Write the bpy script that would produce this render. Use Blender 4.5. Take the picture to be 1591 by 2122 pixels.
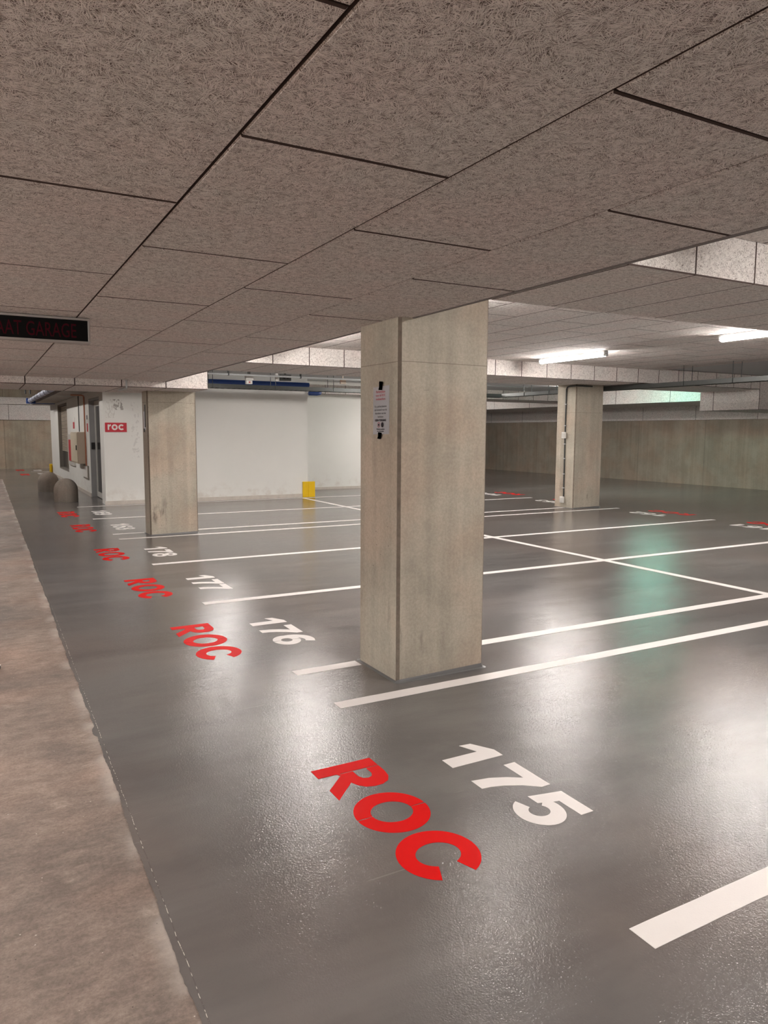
import bpy, bmesh, math, random
from mathutils import Vector, Matrix
random.seed(7)
for o in list(bpy.data.objects): bpy.data.objects.remove(o)
sc = bpy.context.scene
COL = sc.collection

# ------------------------------------------------------------ camera, world, exposure
cam = bpy.data.cameras.new('camera'); co = bpy.data.objects.new('camera', cam); COL.objects.link(co)
yaw, pitch, roll, F = 0.504434749, -0.108120698, 0.00494485, 1521.276
f = Vector((math.sin(yaw)*math.cos(pitch), math.cos(yaw)*math.cos(pitch), math.sin(pitch)))
r0 = Vector((math.cos(yaw), -math.sin(yaw), 0)); u0 = r0.cross(f)
r = math.cos(roll)*r0 + math.sin(roll)*u0; u = -math.sin(roll)*r0 + math.cos(roll)*u0
m = Matrix((r, u, -f)).transposed().to_4x4(); m.translation = Vector((0, 0, 1.6)); co.matrix_world = m
cam.sensor_fit = 'VERTICAL'; cam.sensor_height = 36.0; cam.sensor_width = 27.0
cam.lens = F/2122*36; cam.clip_start = 0.02; cam.clip_end = 200
sc.camera = co
w = bpy.data.worlds.new('world'); sc.world = w; w.use_nodes = True
w.node_tree.nodes['Background'].inputs[0].default_value = (0.5, 0.48, 0.45, 1)
w.node_tree.nodes['Background'].inputs[1].default_value = 0.02
sc.view_settings.view_transform = 'Standard'; sc.view_settings.look = 'None'
sc.view_settings.exposure = 1.88; sc.view_settings.gamma = 1.0; sc.view_settings.use_curve_mapping = False
LAMP_COL = (1.0, 0.935, 0.895); LAMP_E = 40.0; AISLE_FILL_E = 40.0; TEAL_COL = (0.36, 1.0, 0.78)

# ------------------------------------------------------------ node helpers
class NT:
    def __init__(s, name):
        s.m = bpy.data.materials.new(name); s.m.use_nodes = True; s.t = s.m.node_tree; s.n = s.t.nodes; s.l = s.t.links
        s.b = s.n['Principled BSDF']
    def new(s, typ, **kw):
        n = s.n.new(typ)
        for k, v in kw.items(): setattr(n, k, v)
        return n
    def put(s, sock, v):
        if v is None: return
        if hasattr(v, 'is_output'): s.l.new(v, sock)
        else:
            if isinstance(v, tuple) and len(v) == 3 and sock.type == 'RGBA': v = v+(1,)
            sock.default_value = v
    def math(s, op, a, b=None, c=None, clamp=False):
        n = s.new('ShaderNodeMath', operation=op, use_clamp=clamp)
        s.put(n.inputs[0], a); s.put(n.inputs[1], b); s.put(n.inputs[2], c); return n.outputs[0]
    def vm(s, op, a, b=None, sc_=None):
        n = s.new('ShaderNodeVectorMath', operation=op); s.put(n.inputs[0], a); s.put(n.inputs[1], b)
        if sc_ is not None: s.put(n.inputs['Scale'], sc_)
        return n.outputs[0]
    def mix(s, fac, a, b, mode='MIX'):
        n = s.new('ShaderNodeMix', data_type='RGBA', blend_type=mode); s.put(n.inputs[0], fac); s.put(n.inputs[6], a); s.put(n.inputs[7], b); return n.outputs[2]
    def noise(s, vec, scale, detail=2, rough=0.5, dist=0.0, out=0):
        n = s.new('ShaderNodeTexNoise'); s.put(n.inputs['Vector'], vec); n.inputs['Scale'].default_value = scale
        n.inputs['Detail'].default_value = detail; n.inputs['Roughness'].default_value = rough; n.inputs['Distortion'].default_value = dist
        return n.outputs[out]
    def vor(s, vec, scale, out='Distance', feature='F1', rnd=1.0):
        n = s.new('ShaderNodeTexVoronoi', feature=feature); s.put(n.inputs['Vector'], vec); n.inputs['Scale'].default_value = scale
        n.inputs['Randomness'].default_value = rnd
        return n.outputs[out]
    def ramp(s, fac, pts):
        n = s.new('ShaderNodeValToRGB'); s.put(n.inputs[0], fac); e = n.color_ramp.elements
        while len(e) < len(pts): e.new(0.5)
        for i, (p, c) in enumerate(pts):
            e[i].position = p
            if not isinstance(c, tuple): c = (c, c, c)
            e[i].color = c+(1,)
        return n.outputs[0]
    def mapping(s, vec, scale=(1, 1, 1), loc=(0, 0, 0), rot=(0, 0, 0)):
        n = s.new('ShaderNodeMapping'); s.put(n.inputs[0], vec); n.inputs['Scale'].default_value = scale
        n.inputs['Location'].default_value = loc; n.inputs['Rotation'].default_value = rot; return n.outputs[0]
    def coords(s, kind='Object'): return s.new('ShaderNodeTexCoord').outputs[kind]
    def sep(s, v):
        n = s.new('ShaderNodeSeparateXYZ'); s.put(n.inputs[0], v); return n.outputs
    def comb(s, x, y, z=0.0):
        n = s.new('ShaderNodeCombineXYZ'); s.put(n.inputs[0], x); s.put(n.inputs[1], y); s.put(n.inputs[2], z); return n.outputs[0]
    def sstep(s, v, a, b):
        n = s.new('ShaderNodeMapRange', interpolation_type='SMOOTHSTEP'); s.put(n.inputs[0], v)
        n.inputs[1].default_value = a; n.inputs[2].default_value = b; return n.outputs[0]
    def bump(s, h, dist, strength=1.0, normal=None):
        n = s.new('ShaderNodeBump'); s.put(n.inputs['Height'], h); n.inputs['Distance'].default_value = dist
        n.inputs['Strength'].default_value = strength
        if normal is not None: s.l.new(normal, n.inputs['Normal'])
        return n.outputs[0]
    def done(s, col, rough=0.6, normal=None, metal=0.0, spec=0.5):
        s.put(s.b.inputs['Base Color'], col); s.put(s.b.inputs['Roughness'], rough); s.put(s.b.inputs['Metallic'], metal)
        s.b.inputs['Specular IOR Level'].default_value = spec
        if normal is not None: s.l.new(normal, s.b.inputs['Normal'])
        return s.m
    def box2d(s):
        """planar coordinates chosen by the face direction, metres"""
        g = s.new('ShaderNodeNewGeometry'); p = s.sep(g.outputs['Position']); n = s.sep(g.outputs['True Normal'])
        nz = s.math('GREATER_THAN', s.math('ABSOLUTE', n[2]), 0.6); ny = s.math('GREATER_THAN', s.math('ABSOLUTE', n[1]), 0.6)
        a = s.comb(p[0], p[1]); b = s.comb(p[0], p[2], 3.3); c = s.comb(p[1], p[2], 7.7)
        def mixv(fac, x, y):
            q = s.new('ShaderNodeMix', data_type='VECTOR'); s.put(q.inputs[0], fac); s.put(q.inputs[4], x); s.put(q.inputs[5], y); return q.outputs[1]
        return mixv(nz, mixv(ny, c, b), a)

def plain(name, col, rough=0.5, metal=0.0, var=0.06, scale=9.0, bump=0.0004, spec=0.5):
    t = NT(name); c = t.coords(); n = t.noise(c, scale, 4, 0.6)
    k = t.mix(n, tuple(x*(1-var) for x in col), tuple(min(1, x*(1+var)) for x in col))
    fine = t.noise(c, 160, 2)
    return t.done(k, t.math('ADD', t.math('MULTIPLY', n, 0.12), rough-0.06), t.bump(fine, bump, 0.5), metal, spec)

def woodwool_mat(name, light, dark, deep):
    t = NT(name); P = t.box2d()
    wv = t.noise(P, 14.0, 1, out=1)
    P1 = t.vm('ADD', P, t.vm('SCALE', t.vm('SUBTRACT', wv, (0.5, 0.5, 0.5)), None, 0.018))
    hs = []
    for i, (vs, off) in enumerate(((26, 0.0), (34, 3.7), (21, 8.1), (41, 5.3), (30, 1.9), (48, 6.6))):
        Q = t.mapping(P1, loc=(off, off*0.7, 0), rot=(0, 0, i*1.05))
        a = t.sep(t.vor(Q, vs, 'Color'))[0]
        rot = t.new('ShaderNodeVectorRotate', rotation_type='Z_AXIS'); t.put(rot.inputs['Vector'], Q); t.put(rot.inputs['Angle'], t.math('MULTIPLY', a, 6.283))
        S = t.mapping(rot.outputs[0], scale=(540, 29, 1), loc=(i*9.1, 0, 0))
        hs.append(t.noise(S, 1.0, 0))
    h = hs[0]
    for q in hs[1:]: h = t.math('MAXIMUM', h, q)
    big = t.noise(P, 2.2, 3)
    patch = t.noise(P, 26.0, 2)
    thr = t.math('ADD', h, t.math('MULTIPLY', t.math('SUBTRACT', patch, 0.5), 0.16))
    c = t.ramp(thr, [(0.525, deep), (0.59, dark), (0.655, light), (0.84, tuple(min(1, x*1.12) for x in light))])
    tint = t.mix(t.sstep(big, 0.3, 0.7), (0.98, 1.0, 0.985), (1.02, 0.985, 0.97))
    c = t.mix(1.0, c, tint, 'MULTIPLY')
    return t.done(c, 0.9, t.bump(t.sstep(thr, 0.54, 0.82), 0.003, 0.7), spec=0.2)

def concrete_mat(name, base, panel=None, seam=None, dirt=0.0, axis=0):
    t = NT(name); c = t.coords(); g = t.new('ShaderNodeObjectInfo')
    cc = t.vm('ADD', c, t.vm('SCALE', (7.0, 3.0, 5.0), None, g.outputs['Random']))
    s = t.sep(c)
    blot = t.noise(cc, 1.6, 5, 0.62, 0.3); blot2 = t.noise(cc, 6.0, 5, 0.65)
    streak = t.noise(t.mapping(cc, scale=(9, 9, 0.35)), 1.0, 4, 0.6)
    f1 = t.math('ADD', t.math('MULTIPLY', blot, 0.55), t.math('MULTIPLY', streak, 0.45))
    col = t.mix(t.sstep(f1, 0.36, 0.64), tuple(x*0.83 for x in base), tuple(x*1.10 for x in base))
    warm = t.noise(t.mapping(cc, loc=(4, 9, 2)), 1.3, 3)
    col = t.mix(t.sstep(warm, 0.4, 0.65), col, t.mix(1.0, col, (1.02, 0.93, 0.90), 'MULTIPLY'))
    grain = t.noise(cc, 55.0, 4, 0.75); col = t.mix(t.sstep(grain, 0.35, 0.65), t.mix(1.0, col, (0.90, 0.89, 0.88), 'MULTIPLY'), t.mix(1.0, col, (1.06, 1.06, 1.06), 'MULTIPLY'))
    col = t.mix(t.math('MULTIPLY', t.sstep(blot2, 0.52, 0.75), 0.35), col, tuple(x*0.62 for x in base))
    # pin holes of the cast face
    d = t.vor(cc, 19.0); rnd = t.sep(t.vor(cc, 19.0, 'Color'))[1]
    hole = t.math('MULTIPLY', t.math('LESS_THAN', d, 0.085), t.math('GREATER_THAN', rnd, 0.62))
    hole2 = t.math('LESS_THAN', t.vor(cc, 70.0), 0.10)
    col = t.mix(t.math('MULTIPLY', hole, 0.6), col, (0.07, 0.055, 0.045))
    col = t.mix(t.math('MULTIPLY', hole2, 0.12), col, (0.07, 0.055, 0.045))
    scr = t.math('GREATER_THAN', t.noise(t.mapping(cc, scale=(3, 3, 60), rot=(0.12, 0.10, 0)), 1.0, 1), 0.80)
    col = t.mix(t.math('MULTIPLY', scr, 0.5), col, (0.10, 0.08, 0.065))
    h = t.math('SUBTRACT', t.noise(cc, 40, 4), t.math('MULTIPLY', hole, 1.5))
    if panel:
        q = t.math('ABSOLUTE', t.math('SUBTRACT', t.math('FRACT', t.math('DIVIDE', t.math('ADD', s[axis], panel[1]), panel[0])), 0.5))
        ln = t.math('LESS_THAN', q, 0.008/panel[0])
        idx = t.math('FLOOR', t.math('ADD', t.math('DIVIDE', t.math('ADD', s[axis], panel[1]), panel[0]), 0.5))
        wn = t.new('ShaderNodeTexWhiteNoise', noise_dimensions='1D'); t.put(wn.inputs['W'], idx)
        col = t.mix(1.0, col, t.mix(wn.outputs[0], (0.87, 0.87, 0.84), (1.08, 1.04, 1.0)), 'MULTIPLY')
        col = t.mix(t.math('MULTIPLY', ln, 0.55), col, (0.09, 0.08, 0.065)); h = t.math('SUBTRACT', h, ln)
    if seam:
        wob = t.math('MULTIPLY', t.math('SUBTRACT', t.noise(c, 3.0), 0.5), 0.014)
        ln = t.math('LESS_THAN', t.math('ABSOLUTE', t.math('SUBTRACT', t.math('ADD', s[2], wob), seam)), 0.0022)
        col = t.mix(t.math('MULTIPLY', ln, 0.55), col, (0.10, 0.08, 0.06))
    if dirt:
        smear = t.noise(t.mapping(cc, scale=(7, 7, 1.6)), 1.0, 4, 0.6)
        band = t.math('MULTIPLY', t.sstep(s[2], 0.12, 0.30), t.math('SUBTRACT', 1.0, t.sstep(s[2], 0.40, 0.62)))
        k = t.math('MULTIPLY', t.math('MULTIPLY', t.sstep(smear, 0.55, 0.70), band), dirt)
        col = t.mix(k, col, (0.085, 0.07, 0.06))
    return t.done(col, 0.82, t.bump(h, 0.0015, 0.5), spec=0.3)

# ------------------------------------------------------------ materials
M = {}
M['wool'] = woodwool_mat('wood_wool_boards', (0.86, 0.815, 0.785), (0.50, 0.445, 0.415), (0.11, 0.08, 0.07))
M['gap'] = plain('dark_joint', (0.085, 0.058, 0.05), 0.9)
M['column'] = concrete_mat('cast_concrete', (0.455, 0.42, 0.345), seam=2.035, dirt=0.85)
M['chamfer'] = plain('grimy_concrete_arris', (0.20, 0.165, 0.13), 0.85, var=0.55, scale=22)
M['wall'] = concrete_mat('wall_concrete', (0.33, 0.297, 0.245), panel=(2.62, -0.85), axis=1)
M['wallfar'] = concrete_mat('far_wall_concrete', (0.47, 0.42, 0.34), panel=(2.6, 0.3), axis=0)
M['slab'] = concrete_mat('slab_concrete', (0.33, 0.31, 0.28))
M['greyslab'] = plain('painted_slab', (0.50, 0.50, 0.50), 0.8)
M['galv'] = plain('galvanised_steel', (0.105, 0.11, 0.105), 0.42, 0.6, 0.15)
M['darksteel'] = plain('dark_grey_steel', (0.045, 0.05, 0.05), 0.45, 0.3)
M['greypipe'] = plain('pale_grey_plastic', (0.42, 0.43, 0.43), 0.5)
M['whiteplastic'] = plain('white_plastic', (0.75, 0.74, 0.70), 0.4)
M['blue'] = plain('blue_paint', (0.012, 0.05, 0.22), 0.45)
M['bluegrey'] = plain('silver_foil_insulation', (0.36, 0.39, 0.50), 0.45, 0.3, 0.2, 30)
M['yellow'] = plain('yellow_rubber', (0.82, 0.52, 0.0), 0.5)
M['black'] = plain('matt_black', (0.012, 0.011, 0.012), 0.55)
M['screen'] = plain('black_screen', (0.002, 0.002, 0.002), 0.6, spec=0.15)
M['alu'] = plain('anodised_aluminium', (0.42, 0.40, 0.38), 0.45, 0.5)
M['signred'] = plain('dark_red_letters', (0.05, 0.003, 0.008), 0.7, spec=0.1)
M['red'] = plain('red_sign', (0.55, 0.012, 0.03), 0.5)
M['white'] = plain('white_print', (0.82, 0.80, 0.76), 0.5)
M['paper'] = plain('white_paper', (0.74, 0.74, 0.76), 0.7, var=0.03)
M['ink'] = plain('grey_ink', (0.16, 0.15, 0.16), 0.8)
M['inkblack'] = plain('black_ink', (0.02, 0.015, 0.02), 0.8)
M['inkred'] = plain('red_ink', (0.55, 0.10, 0.14), 0.8)
M['beige'] = plain('beige_enamel', (0.56, 0.47, 0.37), 0.45)
M['beigedark'] = plain('cream_enamel', (0.66, 0.58, 0.44), 0.45)
M['copper'] = plain('copper_pipe', (0.50, 0.20, 0.12), 0.35, 0.7)
M['doorgrey'] = plain('grey_door_paint', (0.34, 0.34, 0.34), 0.45)
M['frame'] = plain('white_door_frame', (0.60, 0.59, 0.55), 0.45)
M['window_reveal'] = plain('grey_brown_reveal', (0.26, 0.235, 0.20), 0.6)
M['skirt'] = plain('pale_skirting', (0.60, 0.55, 0.49), 0.6, var=0.2)
M['bollard'] = concrete_mat('bollard_concrete', (0.27, 0.235, 0.20))
M['housing'] = plain('lamp_housing', (0.38, 0.38, 0.38), 0.5)
M['coatcove'] = plain('grey_epoxy_cove', (0.15, 0.15, 0.15), 0.3)
M['rubber'] = plain('dark_shoe_rubber', (0.05, 0.045, 0.045), 0.5)
M['shoecloth'] = plain('charcoal_shoe_leather', (0.10, 0.085, 0.085), 0.45)

def glass_mat():
    t = NT('dark_glass'); return t.done(t.mix(t.noise(t.coords(), 3), (0.03, 0.03, 0.03), (0.06, 0.055, 0.05)), 0.12, spec=0.6)
M['glass'] = glass_mat()
def emis(name, col, e):
    t = NT(name); t.b.inputs['Base Color'].default_value = (0.8, 0.8, 0.8, 1)
    t.b.inputs['Emission Color'].default_value = col+(1,); t.b.inputs['Emission Strength'].default_value = e; return t.m
M['lamp'] = emis('lit_diffuser', LAMP_COL, LAMP_E)
M['lampteal'] = emis('teal_lit_diffuser', TEAL_COL, LAMP_E*0.36)

def whitewall(name, marks=False):
    t = NT(name); c = t.coords(); s = t.sep(c)
    n = t.noise(c, 1.1, 4, 0.6); col = t.mix(n, (0.76, 0.76, 0.72), (0.83, 0.825, 0.78))
    low = t.math('SUBTRACT', 1.0, t.sstep(s[2], 0.0, 0.55)); sm = t.noise(c, 5.0, 4, 0.7)
    col = t.mix(t.math('MULTIPLY', t.math('MULTIPLY', low, t.sstep(sm, 0.45, 0.75)), 0.5), col, (0.50, 0.42, 0.35))
    if marks:   # glue marks left of an old sign, in metres on the wall
        def box(x0, x1, z0, z1):
            a = t.math('MULTIPLY', t.math('GREATER_THAN', s[0], x0), t.math('LESS_THAN', s[0], x1))
            b = t.math('MULTIPLY', t.math('GREATER_THAN', s[2], z0), t.math('LESS_THAN', s[2], z1)); return t.math('MULTIPLY', a, b)
        sp = t.sstep(t.noise(t.mapping(c, scale=(30, 1, 16)), 1.0, 2), 0.47, 0.56)
        sp2 = t.sstep(t.noise(t.mapping(c, scale=(18, 1, 18)), 1.0, 2), 0.55, 0.62)
        col = t.mix(t.math('MULTIPLY', t.math('MULTIPLY', box(2.60, 2.80, 2.05, 2.28), sp), 0.6), col, (0.14, 0.11, 0.09))
        col = t.mix(t.math('MULTIPLY', t.math('MULTIPLY', box(2.42, 2.62, 1.88, 2.28), sp), 0.28), col, (0.35, 0.30, 0.26))
        col = t.mix(t.math('MULTIPLY', t.math('MULTIPLY', box(2.95, 3.12, 1.0, 2.22), sp2), 0.22), col, (0.28, 0.25, 0.24))
    return t.done(col, 0.75, t.bump(t.noise(c, 90, 2), 0.0008, 0.4), spec=0.3)
M['whitewall'] = whitewall('white_painted_wall'); M['officefront'] = whitewall('white_painted_wall_marked', True)

def coat():
    t = NT('grey_epoxy_coat'); c = t.coords(); s = t.sep(c)
    n1 = t.noise(t.mapping(c, scale=(0.5, 1.6, 1)), 1.0, 5, 0.6, 0.4); n2 = t.noise(c, 3.2, 4, 0.6)
    col = t.mix(t.sstep(n1, 0.35, 0.68), (0.128, 0.122, 0.119), (0.172, 0.165, 0.158))
    col = t.mix(t.math('MULTIPLY', t.sstep(n2, 0.5, 0.75), 0.25), col, (0.20, 0.19, 0.175))
    warm = t.noise(c, 0.5, 3); col = t.mix(t.sstep(warm, 0.4, 0.65), col, t.mix(1.0, col, (1.07, 0.97, 0.93), 'MULTIPLY'))
    # broken pale joint line following the edge of the coat
    wob = t.math('MULTIPLY', t.math('SUBTRACT', t.noise(c, 6.0, 3), 0.5), 0.012)
    jx = t.math('ADD', t.math('ADD', t.math('MULTIPLY', s[1], 0.0085), 0.462), wob)
    jl = t.math('MULTIPLY', t.math('LESS_THAN', t.math('ABSOLUTE', t.math('SUBTRACT', s[0], jx)), 0.0011), t.sstep(t.noise(c, 40.0, 3), 0.46, 0.60))
    jd = t.math('LESS_THAN', t.math('ABSOLUTE', t.math('SUBTRACT', s[0], jx)), 0.0022)
    col = t.mix(t.math('MULTIPLY', jd, 0.35), col, (0.09, 0.08, 0.075)); col = t.mix(jl, col, (0.62, 0.58, 0.52))
    # scuffs
    sc1 = t.math('GREATER_THAN', t.noise(t.mapping(c, scale=(1.2, 40, 1), rot=(0, 0, 0.35)), 1.0, 2), 0.735)
    col = t.mix(t.math('MULTIPLY', sc1, 0.22), col, (0.36, 0.34, 0.32))
    g1 = t.noise(c, 150.0, 2, 0.6); g2 = t.noise(c, 55.0, 2, 0.5); g3 = t.noise(t.mapping(c, scale=(0.8, 2.6, 1)), 2.2, 3)
    rough = t.math('ADD', 0.075, t.math('MULTIPLY', t.sstep(n1, 0.3, 0.7), 0.07))
    b = t.bump(g2, 0.0018, 0.30); b = t.bump(g1, 0.0021, 0.55, b); b = t.bump(g3, 0.010, 0.12, b)
    return t.done(col, rough, b, spec=0.55)
M['coat'] = coat()
def paint(name, a, rough):
    t = NT(name); c = t.coords(); n = t.noise(c, 7, 4, 0.6); w_ = t.sstep(t.noise(c, 26, 4, 0.7), 0.66, 0.78)
    col = t.mix(n, tuple(x*0.93 for x in a), a); col = t.mix(t.math('MULTIPLY', w_, 0.10), col, (0.30, 0.28, 0.26))
    b = t.bump(t.noise(c, 150.0, 2), 0.0006, 0.5); return t.done(col, rough, b, spec=0.10)
M['linewhite'] = paint('white_road_paint', (0.80, 0.765, 0.735), 0.45); M['linered'] = paint('red_road_paint', (0.70, 0.002, 0.002), 0.5)
def roughfloor():
    t = NT('bare_concrete_floor'); c = t.coords(); s = t.sep(c)
    a = t.noise(c, 0.8, 6, 0.62, 0.5); b = t.noise(c, 3.0, 6, 0.7, 0.4); d = t.noise(t.mapping(c, scale=(2.2, 7, 1)), 1.0, 6, 0.7)
    col = t.ramp(a, [(0.30, (0.15, 0.128, 0.112)), (0.46, (0.235, 0.19, 0.162)), (0.60, (0.33, 0.26, 0.22)), (0.76, (0.42, 0.34, 0.28))])
    col = t.mix(t.math('MULTIPLY', t.sstep(b, 0.42, 0.72), 0.5), col, (0.17, 0.145, 0.125))
    col = t.mix(t.math('MULTIPLY', t.sstep(d, 0.52, 0.78), 0.45), col, (0.42, 0.35, 0.29))
    pale = t.noise(t.mapping(c, loc=(3, 1, 0)), 4.5, 3, 0.5, 0.2); col = t.mix(t.math('MULTIPLY', t.sstep(pale, 0.66, 0.76), 0.30), col, (0.60, 0.50, 0.42))
    g_ = t.noise(t.mapping(c, scale=(9, 16, 1)), 1.0, 6, 0.75, 0.3); col = t.mix(t.sstep(g_, 0.35, 0.68), t.mix(1.0, col, (0.78, 0.77, 0.76), 'MULTIPLY'), t.mix(1.0, col, (1.12, 1.12, 1.11), 'MULTIPLY'))
    g_ = t.noise(c, 70, 5, 0.8); col = t.mix(t.sstep(g_, 0.35, 0.65), t.mix(1.0, col, (0.80, 0.78, 0.77), 'MULTIPLY'), t.mix(1.0, col, (1.12, 1.11, 1.1), 'MULTIPLY'))
    pk = t.noise(t.mapping(c, loc=(11, 2, 0)), 1.4, 4); col = t.mix(t.sstep(pk, 0.45, 0.68), col, t.mix(1.0, col, (1.04, 0.965, 0.93), 'MULTIPLY'))
    # pale laitance that borders the coat
    e = t.math('SUBTRACT', t.math('ADD', t.math('MULTIPLY', s[1], 0.0085), 0.455), s[0])
    em = t.math('MULTIPLY', t.math('SUBTRACT', 1.0, t.sstep(e, 0.0, 0.10)), t.sstep(t.noise(c, 2.5, 4), 0.42, 0.60)); col = t.mix(t.math('MULTIPLY', em, 0.6), col, (0.55, 0.50, 0.45))
    sp = t.math('LESS_THAN', t.vor(c, 22.0), 0.06); rn = t.math('GREATER_THAN', t.sep(t.vor(c, 22.0, 'Color'))[0], 0.72)
    col = t.mix(t.math('MULTIPLY', t.math('MULTIPLY', sp, rn), 0.8), col, (0.66, 0.60, 0.54))
    sp = t.math('LESS_THAN', t.vor(c, 31.0), 0.07); rn = t.math('GREATER_THAN', t.sep(t.vor(c, 31.0, 'Color'))[2], 0.8)
    col = t.mix(t.math('MULTIPLY', t.math('MULTIPLY', sp, rn), 0.7), col, (0.05, 0.035, 0.03))
    h = t.math('ADD', t.noise(c, 60, 5, 0.7), t.math('MULTIPLY', b, 1.5))
    return t.done(col, t.math('ADD', 0.42, t.math('MULTIPLY', b, 0.3)), t.bump(h, 0.0028, 0.55), spec=0.4)
M['rough'] = roughfloor()

# ------------------------------------------------------------ mesh helpers
def obj(name, bm, mats, parent=None, loc=(0, 0, 0), smooth=False):
    me = bpy.data.meshes.new(name); bmesh.ops.recalc_face_normals(bm, faces=bm.faces[:]); bm.to_mesh(me); bm.free()
    for k in (mats if isinstance(mats, (list, tuple)) else [mats]): me.materials.append(M[k])
    if smooth:
        for p in me.polygons: p.use_smooth = True
        try: me.set_sharp_from_angle(angle=math.radians(40))
        except Exception: pass
    o = bpy.data.objects.new(name, me); COL.objects.link(o); o.location = loc
    if parent: o.parent = parent
    return o
def struct(o): o['kind'] = 'structure'; return o
def tag(o, label, cat, group=None):
    o['label'] = label; o['category'] = cat
    if group: o['group'] = group
    return o
def thing(name, label, cat, loc=(0, 0, 0), rz=0.0, group=None):
    o = bpy.data.objects.new(name, None); COL.objects.link(o); o.location = loc; o.rotation_euler = (0, 0, rz); o.empty_display_size = 0.1
    return tag(o, label, cat, group)
def bx(bm, x0, x1, y0, y1, z0, z1, bevel=0.0, mi=0):
    v = [bm.verts.new(p) for p in ((x0, y0, z0), (x1, y0, z0), (x1, y1, z0), (x0, y1, z0), (x0, y0, z1), (x1, y0, z1), (x1, y1, z1), (x0, y1, z1))]
    fs = [bm.faces.new([v[i] for i in q]) for q in ((3, 2, 1, 0), (4, 5, 6, 7), (0, 1, 5, 4), (1, 2, 6, 5), (2, 3, 7, 6), (3, 0, 4, 7))]
    for q in fs: q.material_index = mi
    if bevel:
        es = list({e for q in fs for e in q.edges})
        bmesh.ops.bevel(bm, geom=es, offset=bevel, segments=2, affect='EDGES', profile=0.5)
def box(name, mat, x0, x1, y0, y1, z0, z1, parent=None, bevel=0.0):
    bm = bmesh.new(); bx(bm, x0, x1, y0, y1, z0, z1, bevel); return obj(name, bm, mat, parent)
def tube(bm, pts, rad, seg=10, mi=0):
    pts = [Vector(p) for p in pts]; rings = []
    for i, p in enumerate(pts):
        d = (pts[min(i+1, len(pts)-1)]-pts[max(i-1, 0)]).normalized()
        a = Vector((0, 0, 1)) if abs(d.z) < 0.9 else Vector((1, 0, 0)); s = d.cross(a).normalized(); t = s.cross(d)
        rings.append([bm.verts.new(p+rad*(math.cos(k*2*math.pi/seg)*s+math.sin(k*2*math.pi/seg)*t)) for k in range(seg)])
    for a, b in zip(rings, rings[1:]):
        for k in range(seg):
            q = bm.faces.new((a[k], a[(k+1) % seg], b[(k+1) % seg], b[k])); q.material_index = mi
    for e in (rings[0], rings[-1]):
        q = bm.faces.new(e); q.material_index = mi
def lathe(bm, prof, seg=40):
    rings = [[bm.verts.new((rr*math.cos(k*2*math.pi/seg), rr*math.sin(k*2*math.pi/seg), z)) for k in range(seg)] for rr, z in prof]
    for a, b in zip(rings, rings[1:]):
        for k in range(seg): bm.faces.new((a[k], a[(k+1) % seg], b[(k+1) % seg], b[k]))
    bm.faces.new(rings[0]); bm.faces.new(rings[-1])
def board(bm, O, U, V, N, a0, a1, b0, b1, t, c, dk=True):
    """one wood-wool board, chamfered on its visible face"""
    dz = random.uniform(-0.0004, 0.0004)
    def q(a, b, n): return bm.verts.new(O+U*a+V*b+N*n)
    cs = [(a0, b0), (a1, b0), (a1, b1), (a0, b1)]; ci = [(a0+c, b0+c), (a1-c, b0+c), (a1-c, b1-c), (a0+c, b1-c)]
    R0 = [q(a, b, 0) for a, b in cs]; R1 = [q(a, b, t-c+dz) for a, b in cs]; R2 = [q(a, b, t+dz) for a, b in ci]
    for A, B in ((R0, R1), (R1, R2)):
        for k in range(4):
            fq = bm.faces.new((A[k], A[(k+1) % 4], B[(k+1) % 4], B[k]))
            if A is R0 or dk is True or (dk == 'ends' and k in (1, 3)): fq.material_index = 1
    bm.faces.new(R2); bm.faces.new(R0)
def clad(bm, O, U, V, N, la, lb, wa, wb, offa=0.0, offb=0.0, stag=0.5, t=0.025, gap=0.006, c=0.0035, k0=0, ga=None, dk=True):
    """boards of wa x wb on the rectangle la x lb; rows run along U and are staggered"""
    O, U, V, N = Vector(O), Vector(U), Vector(V), Vector(N)
    k = 0; b = -offb
    while b < lb-1e-4:
        b0, b1 = max(b, 0), min(b+wb, lb)
        a = -offa-(stag*wa if (k+k0) % 2 else 0)
        while a < la-1e-4:
            a0, a1 = max(a, 0), min(a+wa, la)
            if a1-a0 > 0.02 and b1-b0 > 0.02: board(bm, O, U, V, N, a0+(ga or gap)/2, a1-(ga or gap)/2, b0+gap/2, b1-gap/2, t, c, dk)
            a += wa
        b += wb; k += 1

# ------------------------------------------------------------ setting: levels (m)
ZL, ZS, ZH = 2.30, 2.62, 2.90          # low ceiling, beam soffit, bay ceiling
XE, XW = 2.38, 19.8                    # edge of the low ceiling, right wall
B1, B2, B3 = (3.31, 4.69), (10.72, 12.30), (18.30, 19.75)   # beam depth ranges
XL = -3.62
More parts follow.
